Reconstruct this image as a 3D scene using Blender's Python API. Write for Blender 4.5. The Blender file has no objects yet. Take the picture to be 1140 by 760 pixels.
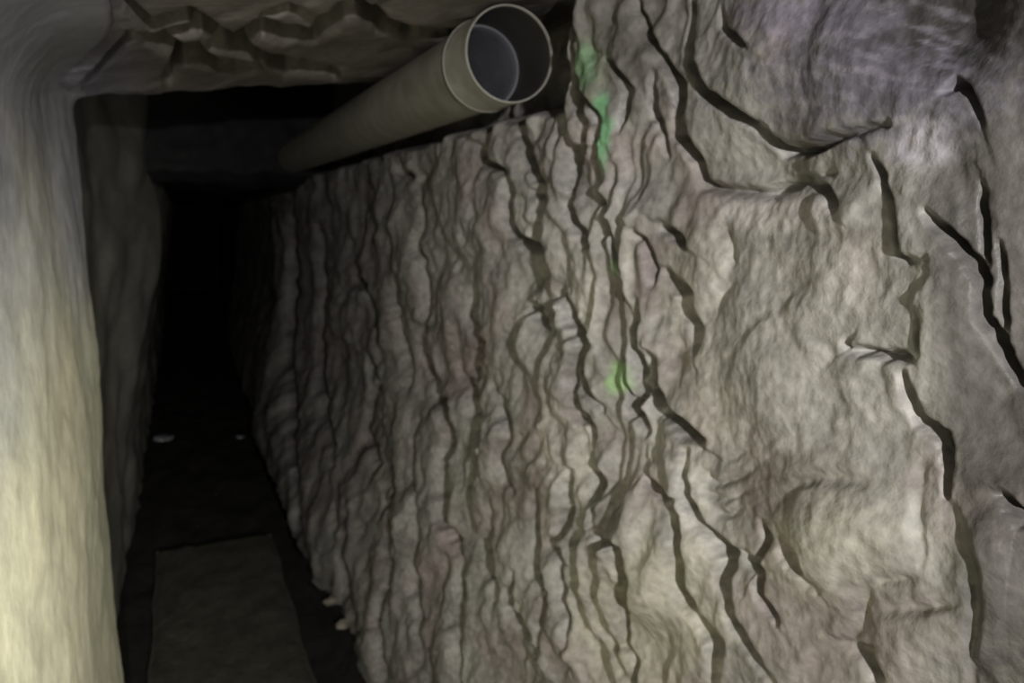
import bpy, math, heapq
import numpy as np
from mathutils import Vector, Matrix

# ------------------------------------------------------------------ scene, camera, light
scn = bpy.context.scene
C = scn.collection
CAM = np.array([0.0, 0.0, 1.2])                      # held at chest height in a low tunnel that runs along +Y
F = 860.0                                            # focal length in pixels of a 1140 x 760 frame
PITCH = math.atan(145 / F)
YAW = math.atan(370 * math.cos(PITCH) / F)
fw = np.array([math.sin(YAW) * math.cos(PITCH), math.cos(YAW) * math.cos(PITCH), -math.sin(PITCH)])
rt = np.array([math.cos(YAW), -math.sin(YAW), 0.0])
up = np.cross(rt, fw)

cd = bpy.data.cameras.new('camera')
cd.sensor_width = 36.0
cd.lens = 36.0 * F / 1140.0
cd.clip_start = 0.01
cam = bpy.data.objects.new('camera', cd)
C.objects.link(cam)
cam.matrix_world = Matrix(((rt[0], up[0], -fw[0], CAM[0]), (rt[1], up[1], -fw[1], CAM[1]),
                           (rt[2], up[2], -fw[2], CAM[2]), (0, 0, 0, 1)))
scn.camera = cam
cd.dof.use_dof = True                               # the photograph is a soft, front-focused phone shot
cd.dof.focus_distance = 0.45
cd.dof.aperture_fstop = 10.0

w = bpy.data.worlds.new('world')
scn.world = w
w.use_nodes = True
w.node_tree.nodes['Background'].inputs[0].default_value = (0.02, 0.022, 0.03, 1)
w.node_tree.nodes['Background'].inputs[1].default_value = 0.0

scn.view_settings.view_transform = 'Standard'
scn.view_settings.look = 'None'
scn.view_settings.gamma = 1.0
scn.view_settings.use_curve_mapping = False
scn.view_settings.exposure = 0.0


def torch(name, loc, target, power, cone, blend, color, radius):
    l = bpy.data.lights.new(name, 'SPOT')
    l.energy = power
    l.spot_size = math.radians(cone)
    l.spot_blend = blend
    l.color = color
    l.shadow_soft_size = radius
    o = bpy.data.objects.new(name, l)
    o.location = loc
    o.rotation_euler = (Vector(target) - Vector(loc)).to_track_quat('-Z', 'Y').to_euler()
    C.objects.link(o)
    return o


# the head lamp of whoever holds the camera, and a hand torch turned on the left wall
torch('head_lamp_light', (0.0, -0.80, 1.31), (0.38, 0.80, 0.88), 92, 84, 1.0, (1.0, 0.975, 0.955), 0.015)
torch('hand_torch_light', (0.24, -0.15, 0.85), (-0.18, 0.84, 0.68), 124, 66, 1.0, (1.0, 0.97, 0.83), 0.03)


# ------------------------------------------------------------------ helpers
def project(P):
    d = P - CAM
    z = d @ fw
    ok = z > 0.05
    zz = np.where(ok, z, 0.05)
    x = 570 + F * (d @ rt) / zz
    y = 380 - F * (d @ up) / zz
    return np.where(ok, x, 9999.0), np.where(ok, y, 9999.0), np.maximum(z, 0.05)


def perlin(x, y, seed):
    r = np.random.RandomState(seed)
    perm = r.permutation(256)
    ang = r.rand(256) * 2 * np.pi
    gx, gy = np.cos(ang), np.sin(ang)
    xi = np.floor(x).astype(np.int64)
    yi = np.floor(y).astype(np.int64)
    xf, yf = x - xi, y - yi

    def g(ix, iy, dx, dy):
        h = perm[(perm[ix & 255] + iy) & 255]
        return gx[h] * dx + gy[h] * dy
    u = xf * xf * xf * (xf * (xf * 6 - 15) + 10)
    v = yf * yf * yf * (yf * (yf * 6 - 15) + 10)
    a = g(xi, yi, xf, yf)
    b = g(xi + 1, yi, xf - 1, yf)
    c = g(xi, yi + 1, xf, yf - 1)
    d = g(xi + 1, yi + 1, xf - 1, yf - 1)
    return ((a + (b - a) * u) + ((c + (d - c) * u) - (a + (b - a) * u)) * v) * 1.5


def fbm(x, y, seed, octaves=4, gain=0.5):
    s, amp = 0, 1.0
    for k in range(octaves):
        s = s + amp * perlin(x * 2 ** k + 7.3 * k, y * 2 ** k + 3.1 * k, seed + k)
        amp *= gain
    return s


def ridged(x, y, seed, octaves=3):
    s, amp = 0, 1.0
    for k in range(octaves):
        s = s + amp * (1 - 2 * np.abs(perlin(x * 2 ** k, y * 2 ** k, seed + k)))
        amp *= 0.5
    return s


def sm(t):
    t = np.clip(t, 0, 1)
    return t * t * (3 - 2 * t)


def seg_dist(X, Y, poly):
    """distance to a polyline and the signed side (positive = to its right on the wall)"""
    best = np.full(X.shape, 1e9)
    side = np.zeros(X.shape)
    for (x0, y0), (x1, y1) in zip(poly[:-1], poly[1:]):
        dx, dy = x1 - x0, y1 - y0
        L = dx * dx + dy * dy + 1e-9
        t = np.clip(((X - x0) * dx + (Y - y0) * dy) / L, 0, 1)
        ex, ey = X - (x0 + t * dx), Y - (y0 + t * dy)
        d = np.hypot(ex, ey)
        m = d < best
        best = np.where(m, d, best)
        side = np.where(m, np.sign(ex * (-dy) + ey * dx) * -1, side)
    return best, side


def carve(X, Y, cracks, wob=1.5):
    """groove depth (in the same units as X, Y) left by a list of (width, depth, step, polyline)"""
    X = X + wob * fbm(X / 22, Y / 22, 901, 2) * 1.6
    Y = Y + wob * fbm(X / 22, Y / 22, 911, 2) * 1.6
    out = np.zeros(X.shape)
    stp = np.zeros(X.shape)
    mask = np.zeros(X.shape)
    for wd, dp, st, poly in cracks:
        xs = [q[0] for q in poly]
        ys = [q[1] for q in poly]
        m = 6 * wd + 40
        idx = np.nonzero((X > min(xs) - m) & (X < max(xs) + m) & (Y > min(ys) - m) & (Y < max(ys) + m))
        if len(idx[0]) == 0:
            continue
        xx, yy = X[idx], Y[idx]
        d, s = seg_dist(xx, yy, poly)
        # the crack thins out towards its two ends
        e = np.minimum(np.hypot(xx - xs[0], yy - ys[0]), np.hypot(xx - xs[-1], yy - ys[-1]))
        L = sum(math.dist(a, b) for a, b in zip(poly[:-1], poly[1:]))
        tap = 0.35 + 0.65 * sm(e / (0.25 * L + 1))
        var = 0.75 + 0.5 * perlin(xx / 37, yy / 37, int(xs[0]) % 97)
        g = dp * np.exp(-(d / (1.1 * wd * (0.5 + 0.5 * tap))) ** 2.5) * tap * var
        out[idx] = np.maximum(out[idx], g)
        mask[idx] = np.maximum(mask[idx], np.exp(-(d / (wd * 1.1)) ** 2) * tap)
        if st:
            stp[idx] += st * s * np.tanh(d / (0.7 * wd)) * np.exp(-(d / 30.0) ** 2) * tap
    return out, stp, mask


def watershed(cost, seeds):
    n, m = cost.shape
    lab = np.full((n, m), -1, dtype=np.int32)
    dist = np.full((n, m), 1e18)
    h = []
    for k, (i, j) in enumerate(seeds):
        dist[i, j] = 0
        lab[i, j] = k
        h.append((0.0, i, j))
    heapq.heapify(h)
    cl = cost.tolist()
    dl = dist.tolist()
    ll = lab.tolist()
    while h:
        d, i, j = heapq.heappop(h)
        if d > dl[i][j]:
            continue
        for a, b in ((i + 1, j), (i - 1, j), (i, j + 1), (i, j - 1)):
            if 0 <= a < n and 0 <= b < m:
                nd = d + cl[a][b]
                if nd < dl[a][b]:
                    dl[a][b] = nd
                    ll[a][b] = ll[i][j]
                    heapq.heappush(h, (nd, a, b))
    return np.array(ll)


def make_mesh(name, V, Q, tint=None, normals=None):
    me = bpy.data.meshes.new(name)
    nv, nq = len(V), len(Q)
    me.vertices.add(nv)
    me.vertices.foreach_set('co', np.ascontiguousarray(V, dtype=np.float32).ravel())
    me.loops.add(nq * 4)
    me.loops.foreach_set('vertex_index', np.ascontiguousarray(Q, dtype=np.int32).ravel())
    me.polygons.add(nq)
    me.polygons.foreach_set('loop_start', np.arange(0, nq * 4, 4, dtype=np.int32))
    me.update(calc_edges=True)
    me.polygons.foreach_set('use_smooth', np.ones(nq, dtype=bool))
    if tint is not None:
        at = me.color_attributes.new('tint', 'FLOAT_COLOR', 'POINT')
        col = np.ones((nv, 4), dtype=np.float32)
        col[:, :tint.shape[1]] = tint
        at.data.foreach_set('color', col.ravel())
    if normals is not None:
        me.normals_split_custom_set_from_vertices(np.ascontiguousarray(normals, dtype=np.float32))
    me.update()
    return me


def link(name, me, mat, parent=None):
    o = bpy.data.objects.new(name, me)
    if mat:
        me.materials.append(mat)
    C.objects.link(o)
    o.parent = parent
    return o


def tag(o, label, cat, kind=None, group=None):
    o['label'] = label
    o['category'] = cat
    if kind:
        o['kind'] = kind
    if group:
        o['group'] = group
    return o


def grid_quads(n, m, flip=False):
    i, j = np.meshgrid(np.arange(n - 1), np.arange(m - 1), indexing='ij')
    a = (i * m + j).ravel()
    q = np.stack([a, a + m, a + m + 1, a + 1], 1)
    return q[:, ::-1] if flip else q


def grid_normals(P, toward):
    du = np.gradient(P, axis=0)
    dv = np.gradient(P, axis=1)
    nrm = np.cross(du, dv)
    nrm /= np.linalg.norm(nrm, axis=2, keepdims=True) + 1e-12
    s = np.sign((nrm * toward).sum(2, keepdims=True))
    s[s == 0] = 1
    return nrm * s


def slabs_from_grid(prefix, P, lab, tint, toward, thick, mat, parent):
    """cut one rock face into its slabs along the joints; each slab gets a skirt that gives it thickness"""
    n, m = P.shape[:2]
    N = grid_normals(P, toward).reshape(-1, 3)
    flip = (np.cross(P[1, 0] - P[0, 0], P[0, 1] - P[0, 0]) @ toward) < 0
    Q = grid_quads(n, m, flip)
    V = P.reshape(-1, 3)
    T = tint.reshape(-1, tint.shape[2])
    e = np.linalg.norm(V[Q[:, 0]] - V[Q[:, 2]], axis=1)
    e2 = np.linalg.norm(V[Q[:, 1]] - V[Q[:, 3]], axis=1)
    good = (np.minimum(e, e2) > 1e-6)
    a01 = np.linalg.norm(V[Q[:, 0]] - V[Q[:, 1]], axis=1)
    a12 = np.linalg.norm(V[Q[:, 1]] - V[Q[:, 2]], axis=1)
    good &= (a01 > 1e-6) & (a12 > 1e-6)
    Q = Q[good]
    fl = lab.ravel()[Q[:, 0]]
    out = []
    for k in np.unique(fl):
        q = Q[fl == k]
        if len(q) < 30:
            continue
        ids, inv = np.unique(q.ravel(), return_inverse=True)
        q = inv.reshape(-1, 4)
        ed = np.concatenate([q[:, [0, 1]], q[:, [1, 2]], q[:, [2, 3]], q[:, [3, 0]]])
        key = np.sort(ed, 1)
        code = key[:, 0].astype(np.int64) * (len(ids) + 1) + key[:, 1]
        u, idx, cnt = np.unique(code, return_index=True, return_counts=True)
        bd = ed[idx[cnt == 1]]
        bv, binv = np.unique(bd.ravel(), return_inverse=True)
        b2 = binv.reshape(-1, 2) + len(ids)
        sk = np.stack([bd[:, 1], bd[:, 0], b2[:, 0], b2[:, 1]], 1)
        v = V[ids]
        vv = np.concatenate([v, v[bv] - toward * thick])
        nn = np.concatenate([N[ids], N[ids][bv]])
        tt = np.concatenate([T[ids], T[ids][bv]])
        me = make_mesh(prefix, vv, np.concatenate([q, sk]), tt, nn)
        out.append(link(prefix, me, mat, parent))
    return out


# ------------------------------------------------------------------ materials
def mat_rock(name, tinted=True, color=(0.3, 0.28, 0.25), rough=0.55, spec=0.5, s1=90.0, bump=0.35, var=0.35, dist=0.004):
    m = bpy.data.materials.new(name)
    m.use_nodes = True
    nt = m.node_tree
    b = nt.nodes['Principled BSDF']
    tc = nt.nodes.new('ShaderNodeTexCoord')
    n1 = nt.nodes.new('ShaderNodeTexNoise')
    n1.inputs['Scale'].default_value = s1
    n1.inputs['Detail'].default_value = 5
    n2 = nt.nodes.new('ShaderNodeTexNoise')
    n2.inputs['Scale'].default_value = 14
    n2.inputs['Detail'].default_value = 4
    for n in (n1, n2):
        nt.links.new(tc.outputs['Object'], n.inputs['Vector'])
    if tinted:
        at = nt.nodes.new('ShaderNodeAttribute')
        at.attribute_name = 'tint'
        col = at.outputs['Color']
    else:
        rgb = nt.nodes.new('ShaderNodeRGB')
        rgb.outputs[0].default_value = (*color, 1)
        col = rgb.outputs[0]
    mr = nt.nodes.new('ShaderNodeMapRange')
    mr.inputs[1].default_value = 0.3
    mr.inputs[2].default_value = 0.7
    mr.inputs[3].default_value = 1 - var
    mr.inputs[4].default_value = 1 + var
    mixf = nt.nodes.new('ShaderNodeMath')
    mixf.operation = 'MULTIPLY_ADD'
    mixf.inputs[1].default_value = 0.5
    h = nt.nodes.new('ShaderNodeMath')
    h.operation = 'MULTIPLY'
    h.inputs[1].default_value = 0.5
    nt.links.new(n2.outputs['Fac'], h.inputs[0])
    nt.links.new(n1.outputs['Fac'], mixf.inputs[0])
    nt.links.new(h.outputs[0], mixf.inputs[2])
    nt.links.new(mixf.outputs[0], mr.inputs[0])
    mul = nt.nodes.new('ShaderNodeVectorMath')
    mul.operation = 'SCALE'
    nt.links.new(col, mul.inputs[0])
    nt.links.new(mr.outputs[0], mul.inputs['Scale'])
    nt.links.new(mul.outputs[0], b.inputs['Base Color'])
    mr2 = nt.nodes.new('ShaderNodeMapRange')
    mr2.inputs[1].default_value = 0.35
    mr2.inputs[2].default_value = 0.65
    mr2.inputs[3].default_value = rough - 0.12
    mr2.inputs[4].default_value = rough + 0.12
    nt.links.new(n2.outputs['Fac'], mr2.inputs[0])
    if tinted:
        wet = nt.nodes.new('ShaderNodeMath')
        wet.operation = 'MULTIPLY'
        nt.links.new(mr2.outputs[0], wet.inputs[0])
        nt.links.new(at.outputs['Alpha'], wet.inputs[1])
        nt.links.new(wet.outputs[0], b.inputs['Roughness'])
    else:
        nt.links.new(mr2.outputs[0], b.inputs['Roughness'])
    b.inputs['Specular IOR Level'].default_value = spec
    bp = nt.nodes.new('ShaderNodeBump')
    bp.inputs['Strength'].default_value = bump
    bp.inputs['Distance'].default_value = dist
    nt.links.new(n1.outputs['Fac'], bp.inputs['Height'])
    nt.links.new(bp.outputs[0], b.inputs['Normal'])
    return m


M_rock = mat_rock('grey_rock', rough=0.55, spec=0.38, bump=0.6, var=0.45)
M_left = mat_rock('scraped_clay_wall', rough=0.75, spec=0.25, s1=60, bump=0.25, var=0.18)
M_roof = mat_rock('roof_rock', rough=0.6, spec=0.35)
M_back = mat_rock('rock_behind', tinted=False, color=(0.013, 0.0135, 0.015), rough=0.8, spec=0.2)  # near black so the deep rock looks unlit: darkness put into the colour
M_mud = mat_rock('dark_mud', tinted=False, color=(0.018, 0.017, 0.015), rough=0.75, spec=0.2, s1=40)
M_walk = mat_rock('packed_earth', tinted=False, color=(0.045, 0.045, 0.036), rough=0.8, spec=0.25, s1=50, bump=0.5)


def blob(X, Y, cx, cy, rx, ry, soft=0.5, seed=5, wob=0.35):
    d = np.hypot((X - cx) / rx, (Y - cy) / ry) + wob * fbm(X / 18, Y / 18, seed, 3)
    return sm((1.0 + soft - d) / (2 * soft))


def mix(T, c, f):
    return T + (np.array(c) - T) * f[..., None]


# ------------------------------------------------------------------ right wall
WR = 0.50
R_CRACKS = [
    (4.5, 9, 0.9, [(631, 0), (635, 60), (641, 100), (642, 140), (634, 190), (628, 225), (634, 250), (648, 272)]),
    (3.5, 7, 0.9, [(646, 106), (663, 127), (658, 161), (664, 202), (672, 253), (679, 281), (689, 295), (689, 329)]),
    (4.5, 8, 0.9, [(708, 335), (703, 387), (700, 435), (696, 455), (712, 482)]),
    (5, 8, 1, [(705, 0), (717, 44), (733, 72), (750, 96), (752, 150), (774, 178), (781, 205), (812, 212), (856, 215), (894, 198), (928, 192)]),
    (5, 10, 0.9, [(900, 203), (918, 211), (928, 230)]),
    (4, 7, 0.9, [(675, 65), (697, 99), (688, 147)]),
    (3, 5, 0.3, [(721, 82), (726, 126), (740, 174)]),
    (5, 10, 2, [(767, 0), (765, 68), (781, 103), (811, 123), (842, 142), (868, 167), (899, 166), (928, 152), (987, 137)]),
    (3, 5, 0.3, [(803, 7), (805, 34), (829, 53)]),
    (4, 8, 0.9, [(971, 173), (983, 198), (993, 239), (998, 282), (1007, 289), (1031, 287)]),
    (4, 8, 0.9, [(1048, 102), (1065, 91), (1079, 103), (1093, 140)]),
    (6, 11, 1, [(1031, 236), (1055, 258), (1079, 288), (1093, 312), (1093, 353), (1113, 383), (1137, 424), (1150, 440)]),
    (4, 7, 0.9, [(1091, 202), (1096, 253), (1096, 300)]),
    (4, 7, 0.9, [(1113, 270), (1118, 335), (1120, 387)]),
    (4.5, 10, 0.5, [(934, 391), (963, 391), (1017, 400)]),
    (3, 5, 0.3, [(945, 376), (934, 391)]),
    (3, 5, 0.3, [(1018, 345), (1020, 375), (1022, 395)]),
    (6, 12, 0, [(1005, 416), (1014, 440), (1021, 466), (1050, 486), (1055, 515), (1054, 550)]),
    (7, 2, -0.3, [(1026, 510), (1016, 560), (1024, 630)]),
    (8, 2.5, 0.2, [(1060, 560), (1080, 620), (1086, 670), (1080, 760)]),
    (6, 12, 0.9, [(1116, 552), (1130, 566), (1150, 590)]),
    (5, 2.0, 0.6, [(961, 650), (985, 647), (1017, 645)]),
    (6, 2.5, 0.6, [(970, 678), (1020, 678), (1065, 671)]),
    (6, 2.0, -0.4, [(963, 650), (958, 690), (944, 712)]),
    (6, 10, 0.9, [(940, 715), (960, 728), (976, 765)]),
    (5.5, 10, 1, [(744, 303), (764, 327), (768, 356), (772, 390)]),
    (7, 1.8, -0.4, [(812, 303), (795, 335), (785, 352)]),
    (6, 2.0, -0.4, [(799, 246), (814, 301)]),
    (4, 8, 0.9, [(707, 257), (727, 288), (727, 318)]),
    (4, 6, 0.9, [(734, 250), (760, 270)]),
    (8, 16, 2, [(719, 397), (717, 431), (730, 459), (754, 476), (778, 493)]),
    (6, 11, 1, [(754, 503), (758, 551), (772, 582), (799, 609), (812, 618), (802, 647), (812, 688), (840, 733), (858, 765)]),
    (6.5, 11, 1, [(744, 560), (748, 613), (754, 657), (775, 695), (792, 719), (792, 765)]),
    (4, 7, 0.9, [(715, 517), (717, 532), (741, 558)]),
    (5, 9, 0.9, [(665, 592), (683, 616), (691, 644), (693, 692), (689, 719), (703, 739), (703, 765)]),
    (5, 8, 0.9, [(653, 510), (662, 545), (653, 582)]),
    (5, 9, 0.9, [(624, 524), (628, 568), (616, 606), (626, 627), (631, 671), (631, 719)]),
    (4.5, 8, 0.9, [(594, 548), (595, 637), (602, 660), (594, 736)]),
    (4.5, 8, 0.9, [(826, 616), (847, 637), (847, 664), (867, 692)]),
    (5, 10, 0.9, [(594, 250), (590, 277), (600, 294), (597, 318)]),
    (5, 9, 0.9, [(588, 344), (610, 358)]),
    (5, 10, 0.9, [(621, 315), (631, 359), (645, 383), (638, 404), (648, 438), (664, 457)]),
    (4.5, 8, 0.9, [(631, 407), (635, 455), (652, 489), (654, 510)]),
    (4.5, 10, 0.9, [(468, 195), (474, 245), (466, 272), (476, 320), (470, 371), (474, 403), (485, 442), (492, 454), (500, 491), (492, 532), (492, 568), (508, 621), (508, 654), (502, 691), (510, 760)]),
    (4, 8, 0.9, [(533, 162), (540, 178), (555, 192)]),
    (4.5, 9, 0.9, [(564, 190), (564, 253), (596, 288), (600, 316)]),
    (5, 10, 0.9, [(582, 150), (596, 205), (592, 253), (598, 290)]),
    (3.5, 7, 0.9, [(509, 403), (525, 442), (533, 503)]),
    (4, 7, 0.9, [(391, 268), (398, 308), (406, 322), (414, 340), (422, 371)]),
    (3.5, 6, 0.9, [(406, 395), (414, 434), (404, 474), (414, 515), (406, 544)]),
    (3.5, 7, 0.9, [(440, 184), (456, 197)]),
    (4, 8, 0.9, [(548, 430), (561, 479), (557, 519), (566, 548)]),
    (4, 8, 0.9, [(566, 638), (561, 678), (582, 711)]),
    (4.5, 8, 0.9, [(431, 519), (429, 585), (429, 646), (415, 695), (431, 752)]),
    (3.5, 6, 0.9, [(541, 556), (541, 621), (547, 670)]),
    (3.5, 1.6, 0.5, [(778, 522), (800, 538), (825, 531), (845, 515)]),
    (3.5, 1.6, 0.5, [(783, 545), (805, 556), (835, 545)]),
    (3.5, 1.4, 0.5, [(782, 504), (810, 511), (835, 499)]),
    (3.5, 1.4, 0.5, [(790, 567), (808, 574), (825, 566)]),
    (8, 2.0, 0.3, [(862, 560), (880, 545), (910, 530), (960, 536), (1000, 548)]),
    (5, 6, 0.9, [(870, 600), (878, 620), (892, 645), (910, 660)]),
    (4, 6, 0.9, [(845, 580), (852, 600), (838, 640)]),
    (4, 6, 0.9, [(525, 320), (520, 352), (532, 384), (528, 420)]),
    (4, 6, 0.9, [(445, 300), (440, 350), (450, 400), (446, 440)]),
    (4, 7, 0.9, [(352, 250), (360, 330), (352, 420), (368, 520)]),
    (5, 10, 0.9, [(318, 200), (322, 300), (316, 400), (322, 520), (330, 590)]),
    (4, 6, 0.9, [(380, 560), (376, 620), (392, 690)]),
    (4, 6, 0.9, [(462, 470), (456, 530), (466, 590), (460, 660), (470, 740)]),
]


def right_wall():
    th = np.radians(np.concatenate([np.linspace(3.6, 58, 600), np.linspace(58, 112, 60)[1:]]))
    ta = np.concatenate([np.linspace(-3.4, -0.80, 50)[:-1], np.linspace(-0.80, 0.36, 470)])
    TH, TA = np.meshgrid(th, ta, indexing='ij')
    Y = WR / np.tan(TH)
    R = np.hypot(WR, Y)
    Z = np.clip(1.2 + R * TA, -0.02, 1.8)
    P0 = np.stack([np.full_like(Y, WR), Y, Z], -1)
    px, py, dep = project(P0)
    # broad form: foot leaning in, the way narrowing with distance, brow top right, bosses lower right
    DM = 0.10 * sm((1.0 - Z) / 1.0) * sm((Y - 0.6) / 1.2)
    DM += 0.07 * sm((Y - 1.4) / 1.5) * sm((0.7 - Z) / 0.7)
    DM += 0.05 * sm((Y - 2.2) / 3.0) - 0.05 * sm((Y - 4.45) / 0.25)
    DM += 0.018 * fbm(Y / 0.34, Z / 0.34, 11, 2) + 0.010 * fbm(Y / 0.15, Z / 0.19, 13, 2)

    def dome(cx, cy, rx, ry):
        return np.exp(-((px - cx) / rx) ** 2 - ((py - cy) / ry) ** 2)
    DM += 0.022 * dome(890, 60, 150, 75)
    DM -= 0.014 * dome(850, 190, 120, 30)
    DM += 0.016 * dome(880, 360, 120, 130)
    DM += 0.022 * dome(945, 610, 80, 65)
    DM += 0.014 * dome(1010, 715, 60, 40)
    DM -= 0.030 * dome(1065, 20, 60, 60)
    DM += 0.014 * dome(1110, 620, 40, 70)
    # lumps
    LM = np.zeros_like(Y)
    lum = 0.35 + 0.65 * sm((860 - px) / 220.0)
    LM += lum * 0.009 * fbm(Y / 0.13 + 3 * fbm(Y, Z, 3, 1), Z / 0.17, 21, 3)
    flake = np.exp(-((px - 680) / 90) ** 2)
    LM += flake * 0.014 * ridged(Y / 0.085 + 0.8 * fbm(Y / .2, Z / .2, 35, 2), Z / 0.24, 33, 2)
    LM += lum * 0.0035 * ridged(Y / 0.10, Z / 0.16, 31, 2)
    DM = DM + LM
    P1 = P0.copy()
    P1[..., 0] -= DM
    px, py, dep = project(P1)
    g, st, mask = carve(px, py, R_CRACKS)
    # joints between slabs
    cost = 1 + 14 * mask + 1.2 * np.abs(fbm(px / 40, py / 60, 77, 3))
    cost *= np.where(px < 720, 1.0, 0.8)
    rs = np.random.RandomState(4)
    seeds = []
    h2 = cost[::2, ::2]
    X2, Y2 = px[::2, ::2], py[::2, ::2]
    spots = []
    x = 300.0
    while x < 1180:
        stepx = 44 if x < 700 else 105
        stepy = 135 if x < 700 else 125
        y = -20 + rs.rand() * stepy
        while y < 800:
            spots.append((x + rs.uniform(-.3, .3) * stepx, y + rs.uniform(-.25, .25) * stepy))
            y += stepy
        x += stepx
    for sx, sy in spots:
        d = (X2 - sx) ** 2 + (Y2 - sy) ** 2
        k = np.unravel_index(np.argmin(d), d.shape)
        if d[k] < 200 and 0.0 < Z[::2, ::2][k] < 1.6:
            seeds.append(k)
    lab2 = watershed(h2, seeds)
    lab = np.repeat(np.repeat(lab2, 2, 0), 2, 1)[:P0.shape[0], :P0.shape[1]]
    edge = np.zeros(lab.shape)
    edge[:-1] += lab[:-1] != lab[1:]
    edge[:, :-1] += lab[:, :-1] != lab[:, 1:]
    edge = np.clip(edge, 0, 1)

    def blur(a, r):
        for ax in (0, 1):
            c = sum(np.roll(a, s, ax) * math.exp(-(s / r) ** 2) for s in range(-2 * r, 2 * r + 1))
            a = c / sum(math.exp(-(s / r) ** 2) for s in range(-2 * r, 2 * r + 1))
        return a
    seam = np.clip(blur(edge, 3) * 3.2, 0, 1)
    # every slab stands a little more or less proud
    off = rs.uniform(-1, 1, len(seeds))[lab]
    off = blur(off, 3)
    pxm = dep / F                                        # metres per pixel at that range
    rng = np.clip(R, 0.5, 4)
    D = DM.copy()
    calm = 0.22 + 0.78 * sm((800 - px) / 150)
    D += off * (0.0045 + 0.0035 * rng) * (0.5 + 0.5 * calm)
    D -= seam * (0.35 + 0.65 * sm(0.5 + fbm(px / 50, py / 50, 51, 2))) * 3.2 * pxm * calm
    D -= g * pxm * 4.2 * (1 + 0.7 * np.exp(-((px - 660) / 120) ** 2))
    D += st * pxm * 2.0 * (1 + 1.0 * np.exp(-((px - 660) / 110) ** 2))
    D[1:-1] = (D[:-2] + 2 * D[1:-1] + D[2:]) / 4
    D[:, 1:-1] = (D[:, :-2] + 2 * D[:, 1:-1] + D[:, 2:]) / 4
    D += calm * 0.0034 * fbm(Y / 0.045, Z / 0.055, 43, 3) + 0.0012 * fbm(Y / 0.018, Z / 0.024, 41, 2)
    chip = sm((740 - px) / 120)
    D += chip * (0.0045 * np.abs(fbm(Y / 0.07, Z / 0.075, 47, 3)) + 0.0022 * fbm(Y / 0.05, Z / 0.032, 48, 3)) * np.clip(0.6 + 0.25 * rng, 0, 1.4)
    # the niche the pipe lies in
    nz = Z - (1.335 + 0.012 * fbm(Y / 0.12, Z * 0, 71, 2))
    D -= 0.11 * sm(nz / 0.035) * sm((Y - (0.935 + 0.5 * np.clip(1.37 - Z, 0, 0.05))) / 0.05)
    P = P0.copy()
    P[..., 0] -= D
    # colour of the stone, with some light and shade painted in
    T = np.empty(P.shape)
    T[:] = (0.305, 0.292, 0.273)
    n1 = fbm(Y / 0.2, Z / 0.2, 81, 3)
    T = mix(T, (0.41, 0.395, 0.365), sm(n1 * 1.2))
    T = mix(T, (0.22, 0.19, 0.175), sm(-n1 * 1.2) * 0.8)
    n2 = fbm(Y / 0.12, Z / 0.12, 85, 3)
    T = mix(T, (0.30, 0.25, 0.24), sm(n2 * 1.3) * 0.5)
    T = T * (1 - 0.32 * sm((Y - 1.0 + 0.5 * n1) / 1.6))[..., None]  # darker further in: lamp falloff put into the colour
    T = mix(T, (0.085, 0.077, 0.072), sm((px - 1025 + 14 * n1 - 0.06 * (py - 380)) / 50) * 0.85)  # browner rock at the right edge, also darkened in place of beam falloff
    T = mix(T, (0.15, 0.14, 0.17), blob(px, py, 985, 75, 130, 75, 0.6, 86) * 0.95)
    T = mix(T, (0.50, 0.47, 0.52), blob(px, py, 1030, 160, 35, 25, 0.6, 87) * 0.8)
    T = mix(T, (0.03, 0.028, 0.026), blob(px, py, 1055, 10, 100, 60, 0.7, 88) * 0.95)  # shade of the top corner recess painted in
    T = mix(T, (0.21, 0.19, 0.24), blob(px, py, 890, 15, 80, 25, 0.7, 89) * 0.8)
    T = mix(T, (0.62, 0.58, 0.56), blob(px, py, 862, 240, 62, 20, 0.5, 90, 0.2) * 0.95)  # protruding face painted paler, as if lit
    T = mix(T, (0.37, 0.36, 0.31), blob(px, py, 935, 605, 85, 60, 0.6, 91) * 0.8)  # yellowish boss, partly warm light painted in
    T = mix(T, (0.42, 0.405, 0.33), blob(px, py, 720, 690, 75, 75, 0.6, 92) * 0.75)  # yellowish lower stone, partly warm light painted in
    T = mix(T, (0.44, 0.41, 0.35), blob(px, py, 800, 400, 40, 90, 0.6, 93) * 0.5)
    T = mix(T, (0.48, 0.465, 0.435), blob(px, py, 880, 370, 110, 120, 0.5, 132) * 0.7)  # smooth face painted lighter to make up for the weaker lamp
    T = mix(T, (0.33, 0.30, 0.36), blob(px, py, 960, 75, 140, 75, 0.6, 133) * sm(1.6 * fbm(px / 70 + py / 90, py / 12 - px / 60, 134, 3)) * 0.4)
    for cx, cy, rx, ry in ((648, 340, 16, 42), (757, 325, 16, 40), (795, 285, 22, 22), (640, 520, 14, 40), (610, 480, 12, 40), (700, 300, 8, 40), (770, 600, 20, 50)):
        T = mix(T, (0.52, 0.50, 0.45), blob(px, py, cx, cy, rx, ry, 0.6, int(cx)) * 0.7)  # pale spots painted as highlights on the flakes
    T = mix(T, (0.13, 0.12, 0.108), blob(px, py, 690, 30, 80, 75, 0.7, 131) * 0.75)  # shade at the wall top beside the pipe painted in
    T = mix(T, (0.27, 0.30, 0.22), blob(px, py, 655, 75, 18, 40, 0.6, 94) * 0.7)
    T = mix(T, (0.14, 0.36, 0.16), blob(px, py, 655, 75, 10, 22, 0.6, 95) * 0.5)
    T = mix(T, (0.20, 0.44, 0.23), blob(px, py, 671, 148, 10, 38, 0.35, 96) * 0.9)
    T = mix(T, (0.30, 0.48, 0.22), blob(px, py, 683, 421, 11, 19, 0.4, 97) * 0.85)
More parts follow.
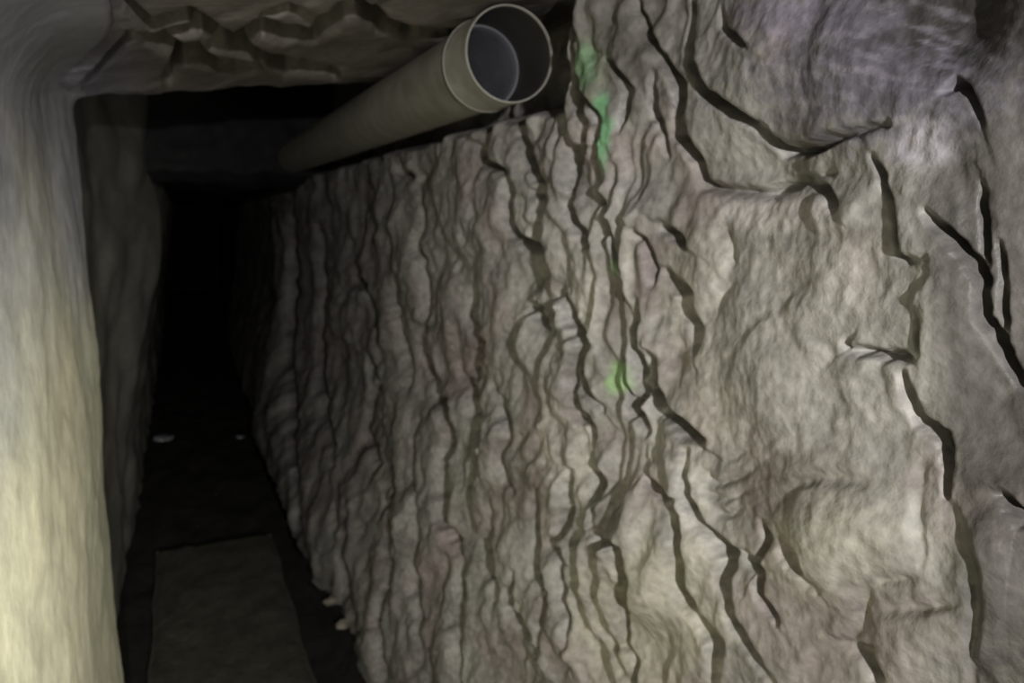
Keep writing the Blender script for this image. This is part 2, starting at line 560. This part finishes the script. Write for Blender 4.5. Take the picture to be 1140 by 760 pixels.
    T = mix(T, (0.34, 0.50, 0.28), blob(px, py, 679, 296, 7, 12, 0.4, 98) * 0.7)
    wet = np.maximum.reduce([blob(px, py, 955, 470, 45, 22, 0.5, 121), blob(px, py, 930, 568, 45, 14, 0.5, 122),
                             blob(px, py, 1070, 500, 20, 20, 0.5, 123), blob(px, py, 1125, 735, 30, 30, 0.5, 124), blob(px, py, 820, 530, 50, 50, 0.6, 125) * 0.5])
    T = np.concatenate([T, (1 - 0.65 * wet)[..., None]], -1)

    # rock behind the slabs, running on past the camera
    ys = np.linspace(-1.5, 13.2, 110)
    zs = np.linspace(-0.1, 1.9, 24)
    YB, ZB = np.meshgrid(ys, zs, indexing='ij')
    XB = WR + 0.09 + 0.05 * sm((YB - 0.9) / .2) * sm((ZB - 1.2) / 0.1) - 0.03 * fbm(YB / .4, ZB / .4, 15, 3) - 0.06 * sm((YB - 2) / 3) - 0.09 * sm((-0.1 - YB) / 0.15)
    B = np.stack([XB, YB, ZB], -1).reshape(-1, 3)
    wall = link('wall_right', make_mesh('wall_right', B, grid_quads(110, 24, True)), M_back)
    tag(wall, 'fissured grey rock wall of the tunnel below the pipe', 'wall', 'structure')
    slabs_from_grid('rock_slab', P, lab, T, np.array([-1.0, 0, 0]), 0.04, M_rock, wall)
    return wall


right_wall()

# ------------------------------------------------------------------ left wall
def left_wall():
    ys = np.concatenate([np.linspace(-1.5, 0.6, 40)[:-1], np.linspace(0.6, 1.85, 330)[:-1], np.linspace(1.85, 13.2, 200)])
    zs = np.linspace(-0.02, 1.85, 340)
    Y, Z = np.meshgrid(ys, zs, indexing='ij')
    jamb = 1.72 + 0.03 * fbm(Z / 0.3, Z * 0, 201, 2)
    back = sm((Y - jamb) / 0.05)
    X = np.full_like(Y, -0.176)
    near = 0.010 * fbm(Y / 0.5, Z / 0.6, 203, 2) + 0.0024 * fbm(Y / 0.20, Z / 0.20, 205, 3) + 0.0012 * fbm(Y / 0.08, Z / 0.06, 207, 2)
    X += near
    X -= back * (0.055 + 0.03 * sm((1.2 - Z) / 1.0))
    # beyond the corner the wall leans in towards the top
    far = sm((Y - 2.6) / 0.9)
    X += far * (0.02 + 0.14 * sm((Z - 0.1) / 1.3)) + back * 0.018 * fbm(Y / 0.22, Z / 0.3, 209, 3)
    # it rounds over into the roof
    rad = 0.03 + 0.09 * sm((1.6 - Y) / 0.6)
    q = np.clip((Z - (1.42 - rad)) / rad, 0, 1)
    X += (1 - back) * rad * (1 - np.sqrt(np.clip(1 - q * q, 0, 1)))
    P = np.stack([X, Y, Z], -1)
    T = np.empty(P.shape)
    T[:] = (0.52, 0.51, 0.39)
    n = fbm(Y / 0.5, Z / 0.3, 211, 4)
    T = mix(T, (0.40, 0.40, 0.30), sm(n * 1.3) * 0.7)
    T = mix(T, (0.60, 0.56, 0.42), sm(-n * 1.3) * 0.6)
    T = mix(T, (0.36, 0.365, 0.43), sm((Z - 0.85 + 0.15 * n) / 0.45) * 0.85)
    T = mix(T, (0.17, 0.165, 0.15), back)  # wall past the corner darkened: its shade is put into the colour
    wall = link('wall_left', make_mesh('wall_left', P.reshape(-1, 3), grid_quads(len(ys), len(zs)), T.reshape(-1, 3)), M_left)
    return tag(wall, 'smooth pale yellowish scraped wall at the left edge of the tunnel', 'wall', 'structure')


left_wall()

# ------------------------------------------------------------------ ceiling
C_CRACKS = [
    (7, 10, 0.9, [(125, -10), (150, 15), (170, 27), (212, 18), (245, 38), (262, 46), (290, 28), (330, 38), (350, 42), (380, 12), (400, 10), (425, 32), (460, 38), (520, 40)]),
    (6.5, 9, 0.9, [(148, 42), (180, 52), (205, 60), (250, 50), (285, 60), (320, 78), (372, 82)]),
    (6.5, 9, 0.9, [(188, 92), (200, 72), (220, 72), (245, 80), (285, 80)]),
    (3, 6, 0.9, [(70, 110), (95, 92), (120, 70), (148, 42)]),
    (4, 6, 0.9, [(170, 45), (230, 32)]),
    (4, 6, 0.9, [(295, 12), (320, 6), (345, 12)]),
]


def ceiling():
    xs = np.linspace(-0.35, 0.72, 260)
    ya = np.linspace(-1.5, 0.6, 40)[:-1]
    yb = np.linspace(0.6, 1.0, 260)
    rows = np.concatenate([ya, 0.6 + (yb - 0.6) / 0.4 * 1.2])
    ncurl = 26
    lipy = 1.78 + 0.05 * fbm(xs / 0.13, xs * 0, 301, 3) + 0.10 * (xs - 0.1)
    base_z = 1.435 + 0.13 * xs
    G = []
    for r in rows:
        f = (r - 0.6) / 1.2 if r > 0.6 else None
        y = 0.6 + f * (lipy - 0.6) if f is not None else np.full_like(xs, r)
        G.append(np.stack([xs, y, base_z], -1))
    for k in range(1, ncurl + 1):
        t = k / ncurl
        G.append(np.stack([xs, lipy + 0.03 * math.sin(t * 1.57), base_z + 0.34 * t ** 1.6], -1))
    P0 = np.array(G)
    px, py, dep = project(P0)
    flat = np.zeros(P0.shape[:2]); flat[:len(rows)] = 1
    g, st, mask = carve(px, py, C_CRACKS, 1.0)
    g *= flat; mask *= flat
    cost = 1 + 16 * mask + 0.8 * np.abs(fbm(px / 30, py / 14, 303, 2)) * flat
    seeds = []
    for sx, sy in [(60, 40), (150, 80), (200, 45), (225, 90), (240, 65), (300, 55), (330, 95), (420, 60), (220, 10), (300, 15), (450, 12), (400, 3), (560, 60), (180, 30)]:
        d = (px - sx) ** 2 + (py - sy) ** 2 + (1 - flat) * 1e6
        seeds.append(np.unravel_index(np.argmin(d), d.shape))
    h2 = cost[::2, ::2]
    lab2 = watershed(h2, [(i // 2, j // 2) for i, j in seeds])
    lab = np.repeat(np.repeat(lab2, 2, 0), 2, 1)[:P0.shape[0], :P0.shape[1]]
    X, Y = P0[..., 0], P0[..., 1]
    rs = np.random.RandomState(9)
    off = rs.uniform(-1, 1, len(seeds))[lab] * 0.6
    for _ in range(4):
        off = (off + np.roll(off, 1, 0) + np.roll(off, -1, 0) + np.roll(off, 1, 1) + np.roll(off, -1, 1)) / 5
    D = 0.010 * fbm(X / 0.25, Y / 0.45, 305, 2) + 0.0016 * fbm(X / 0.06, Y / 0.12, 307, 3) + off * 0.007
    D -= g * dep / F * 8.0
    D += st * flat * dep / F * 2.2
    P = P0.copy()
    P[..., 2] -= D
    T = np.empty(P.shape)
    T[:] = (0.20, 0.18, 0.16)
    n = fbm(X / 0.12, Y / 0.2, 309, 3)
    T = mix(T, (0.27, 0.25, 0.22), sm(n))
    T = mix(T, (0.29, 0.285, 0.345), sm((0.02 - X) / 0.18) * 0.95)
    # the higher roof and the low brow beyond the lip
    path = [(1.70, 1.80), (2.2, 1.82), (2.8, 1.80), (3.2, 1.76), (3.26, 1.60), (3.28, 1.45), (3.30, 1.35), (3.36, 1.31), (4.2, 1.31), (6, 1.32), (13.2, 1.30)]
    xr = np.linspace(-0.4, 0.75, 60)
    rowsr = []
    for (a, b), (c, d) in zip(path[:-1], path[1:]):
        for t in np.linspace(0, 1, 12)[:-1]:
            rowsr.append((a + (c - a) * t, b + (d - b) * t))
    B = np.array([[(x, y, z) for x in xr] for y, z in rowsr])
    B[..., 2] -= 0.03 * fbm(B[..., 0] / 0.2, B[..., 1] / 0.3, 311, 3)
    B[..., 1] -= 0.03 * fbm(B[..., 0] / 0.2, B[..., 2] / 0.2, 313, 3)
    c = link('ceiling', make_mesh('ceiling', B.reshape(-1, 3), grid_quads(len(rowsr), 60, True)), M_back)
    tag(c, 'low cracked rock roof with a dark hollow behind its lip', 'ceiling', 'structure')
    slabs_from_grid('roof_slab', P, lab, T, np.array([0, 0, -1.0]), 0.03, M_roof, c)


ceiling()

# ------------------------------------------------------------------ floor
def floor():
    xs = np.linspace(-0.42, 0.75, 90)
    ys = np.linspace(-1.5, 13.2, 300)
    X, Y = np.meshgrid(xs, ys, indexing='ij')
    Z = 0.012 * fbm(X / 0.15, Y / 0.25, 401, 3) - 0.03
    Z += 0.05 * sm((X - 0.30) / 0.12)
    f = link('floor', make_mesh('floor', np.stack([X, Y, Z], -1).reshape(-1, 3), grid_quads(90, 300)), M_mud)
    tag(f, 'dark earth floor of the tunnel with raised packed walkway', 'floor', 'structure')

    def slab(x0, x1, y0, y1, top, seed):
        nx, ny = 40, max(20, int((y1 - y0) * 40))
        ux = np.linspace(0, 1, nx)
        uy = np.linspace(0, 1, ny)
        U, V = np.meshgrid(ux, uy, indexing='ij')
        x = x0 + (x1 - x0) * U
        y = y0 + (y1 - y0) * V
        e = np.minimum(np.minimum(x - x0, x1 - x), np.minimum(y - y0, y1 - y))
        z = top + 0.004 * fbm(x / 0.08, y / 0.14, seed, 3) + 0.006 * fbm(x / 0.3, y / 0.4, seed + 5, 2) - 0.012 * (1 - sm(e / 0.025))
        x = x + 0.008 * fbm(x * 0, y / 0.2, seed + 9, 2)
        y = y + 0.012 * fbm(x / 0.1, y * 0, seed + 13, 2)
        P = np.stack([x, y, z], -1)
        v = P.reshape(-1, 3)
        q = grid_quads(nx, ny)
        idx = np.arange(nx * ny).reshape(nx, ny)
        ring = np.concatenate([idx[0, :-1], idx[:-1, -1], idx[-1, :0:-1], idx[:0:-1, 0]])
        low = v[ring].copy()
        low[:, 2] = -0.06
        k = np.arange(len(ring)) + nx * ny
        sk = np.stack([ring, k, np.roll(k, -1), np.roll(ring, -1)], 1)
        me = make_mesh('walkway_slab', np.concatenate([v, low]), np.concatenate([q, sk]))
        return link('walkway_slab', me, M_walk, f)
    slab(-0.155, 0.245, 0.2, 2.92, 0.0, 411)
    slab(-0.150, 0.235, 2.95, 3.24, -0.04, 421)
    slab(-0.155, 0.240, 3.25, 5.6, -0.045, 431)
    slab(-0.150, 0.235, 5.62, 8.9, -0.045, 441)


floor()

# dead end, far beyond the reach of the light
YE = np.linspace(-0.45, 0.8, 30)
ZE = np.linspace(-0.1, 1.9, 40)
A, B_ = np.meshgrid(YE, ZE, indexing='ij')
wf = link('wall_far', make_mesh('wall_far', np.stack([A, 13.0 + 0.06 * fbm(A / .3, B_ / .3, 501, 3), B_], -1).reshape(-1, 3), grid_quads(30, 40)), M_back)
tag(wf, 'rock face closing the dark far end of the tunnel', 'wall', 'structure')


# ------------------------------------------------------------------ pipe
def mat_pipe(name, col, rough, dirt):
    m = bpy.data.materials.new(name)
    m.use_nodes = True
    nt = m.node_tree
    b = nt.nodes['Principled BSDF']
    tc = nt.nodes.new('ShaderNodeTexCoord')
    n = nt.nodes.new('ShaderNodeTexNoise')
    n.inputs['Scale'].default_value = 22
    n.inputs['Detail'].default_value = 6
    nt.links.new(tc.outputs['Object'], n.inputs['Vector'])
    r = nt.nodes.new('ShaderNodeValToRGB')
    r.color_ramp.elements[0].position = 0.35
    r.color_ramp.elements[0].color = (*dirt, 1)
    r.color_ramp.elements[1].position = 0.65
    r.color_ramp.elements[1].color = (*col, 1)
    nt.links.new(n.outputs['Fac'], r.inputs[0])
    nt.links.new(r.outputs[0], b.inputs['Base Color'])
    b.inputs['Roughness'].default_value = rough
    return m


M_pipe = mat_pipe('dusty_pipe_plastic', (0.30, 0.29, 0.25), 0.5, (0.22, 0.205, 0.165))
M_rim = mat_pipe('cut_rim_plastic', (0.40, 0.39, 0.35), 0.45, (0.30, 0.29, 0.25))
M_in = mat_pipe('pipe_bore', (0.060, 0.055, 0.050), 0.5, (0.045, 0.040, 0.036))
M_plug = mat_pipe('grey_inner_plastic', (0.15, 0.15, 0.17), 0.6, (0.11, 0.11, 0.125))


def lathe(name, prof, mat, parent, seg=72):
    """revolve (y, r) about the +Y axis"""
    n = len(prof)
    a = np.linspace(0, 2 * np.pi, seg, endpoint=False)
    V = np.array([[(r * math.cos(t), y, r * math.sin(t)) for t in a] for y, r in prof]).reshape(-1, 3)
    Q = []
    for i in range(n - 1):
        for j in range(seg):
            k = (j + 1) % seg
            Q.append((i * seg + j, i * seg + k, (i + 1) * seg + k, (i + 1) * seg + j))
    me = make_mesh(name, V, np.array(Q))
    me.set_sharp_from_angle(angle=math.radians(35))
    return link(name, me, mat, parent)


pipe = bpy.data.objects.new('drain_pipe', None)
C.objects.link(pipe)
pipe.location = (0.443, 1.05, 1.418)
tag(pipe, 'grey-brown plastic pipe with open socket end under the tunnel roof', 'pipe')
R0 = 0.0640
lathe('pipe_body', [(0.09, R0), (0.5, R0), (1.2, R0), (2.0, R0), (3.0, R0), (4.6, R0)], M_pipe, pipe)
so = lathe('socket', [(0.004, 0.0665), (0.090, 0.0662), (0.093, 0.0676), (0.102, 0.0676), (0.107, 0.0655), (0.124, R0 - 0.0005)], M_pipe, pipe)
lathe('rim', [(0.004, 0.0667), (0.001, 0.0665), (0.0, 0.0660), (0.0, 0.0646), (0.004, 0.0640)], M_rim, so)
lathe('seam_ring', [(0.0955, 0.0674), (0.0960, 0.0684), (0.0985, 0.0684), (0.0990, 0.0674)], M_rim, so)
lathe('socket_bore', [(0.004, 0.0641), (0.060, 0.0638), (0.116, 0.0630)], M_in, so)
lathe('inner_bore', [(0.116, 0.0632), (0.116, 0.0605), (0.120, 0.0590), (0.132, 0.0572), (0.5, 0.0555), (2.0, 0.0555), (4.6, 0.0555)], M_plug, pipe)

# ------------------------------------------------------------------ loose stones and glint stand-ins
def stone(loc, size, seed, label, group=None, mat=None):
    n, m = 14, 18
    V = []
    for i in range(n):
        for j in range(m):
            t, p = math.pi * i / (n - 1), 2 * math.pi * j / m
            V.append((math.sin(t) * math.cos(p), math.sin(t) * math.sin(p), math.cos(t)))
    V = np.array(V)
    k = 1 + 0.35 * perlin(V[:, 0] * 1.3 + seed, V[:, 1] * 1.3 + V[:, 2] * 1.7, seed)
    V = V * k[:, None] * np.array(size)
    Q = np.array([(i * m + j, (i + 1) * m + j, (i + 1) * m + (j + 1) % m, i * m + (j + 1) % m) for i in range(n - 1) for j in range(m)])
    o = link('stone_or_glint', make_mesh('stone_or_glint', V, Q), mat or M_chip)
    o.location = loc
    o.rotation_euler = (0.2, 0.1, seed)
    tag(o, label, 'stone', None, group)


M_chip = mat_rock('pale_stone', tinted=False, color=(0.18, 0.165, 0.135), rough=0.7)
M_glint = mat_rock('glint_stand_in', tinted=False, color=(0.22, 0.23, 0.26), rough=0.3)


def on_floor(x, y, z):
    """the place on level ground seen at that point of the photograph"""
    d = fw + rt * (x - 570) / F - up * (y - 380) / F
    return CAM + d * (z - CAM[2]) / d[2]


for (qx, qy), sz, sd, lab in [
        ((368, 666), (0.020, 0.016, 0.014), 3, 'small pale stone chip at the foot of the rock wall, the farther one'),
        ((381, 692), (0.017, 0.020, 0.013), 5, 'small pale stone chip at the foot of the rock wall, the nearer one')]:
    q = on_floor(qx, qy, 0.03)
    stone((q[0], q[1], 0.022), sz, sd, lab)
for (qx, qy), sz, sd, lab in [
        ((186, 491), (0.075, 0.05, 0.016), 7, 'flat stone standing in for a faint glint on the dark walkway beside the left wall'),
        ((268, 490), (0.035, 0.03, 0.014), 8, 'small stone standing in for a faint glint on the dark walkway near the rock wall')]:
    q = on_floor(qx, qy, -0.045)
    stone((q[0], q[1], -0.030), sz, sd, lab, mat=M_glint)  # stones added to stand in for unexplained glints
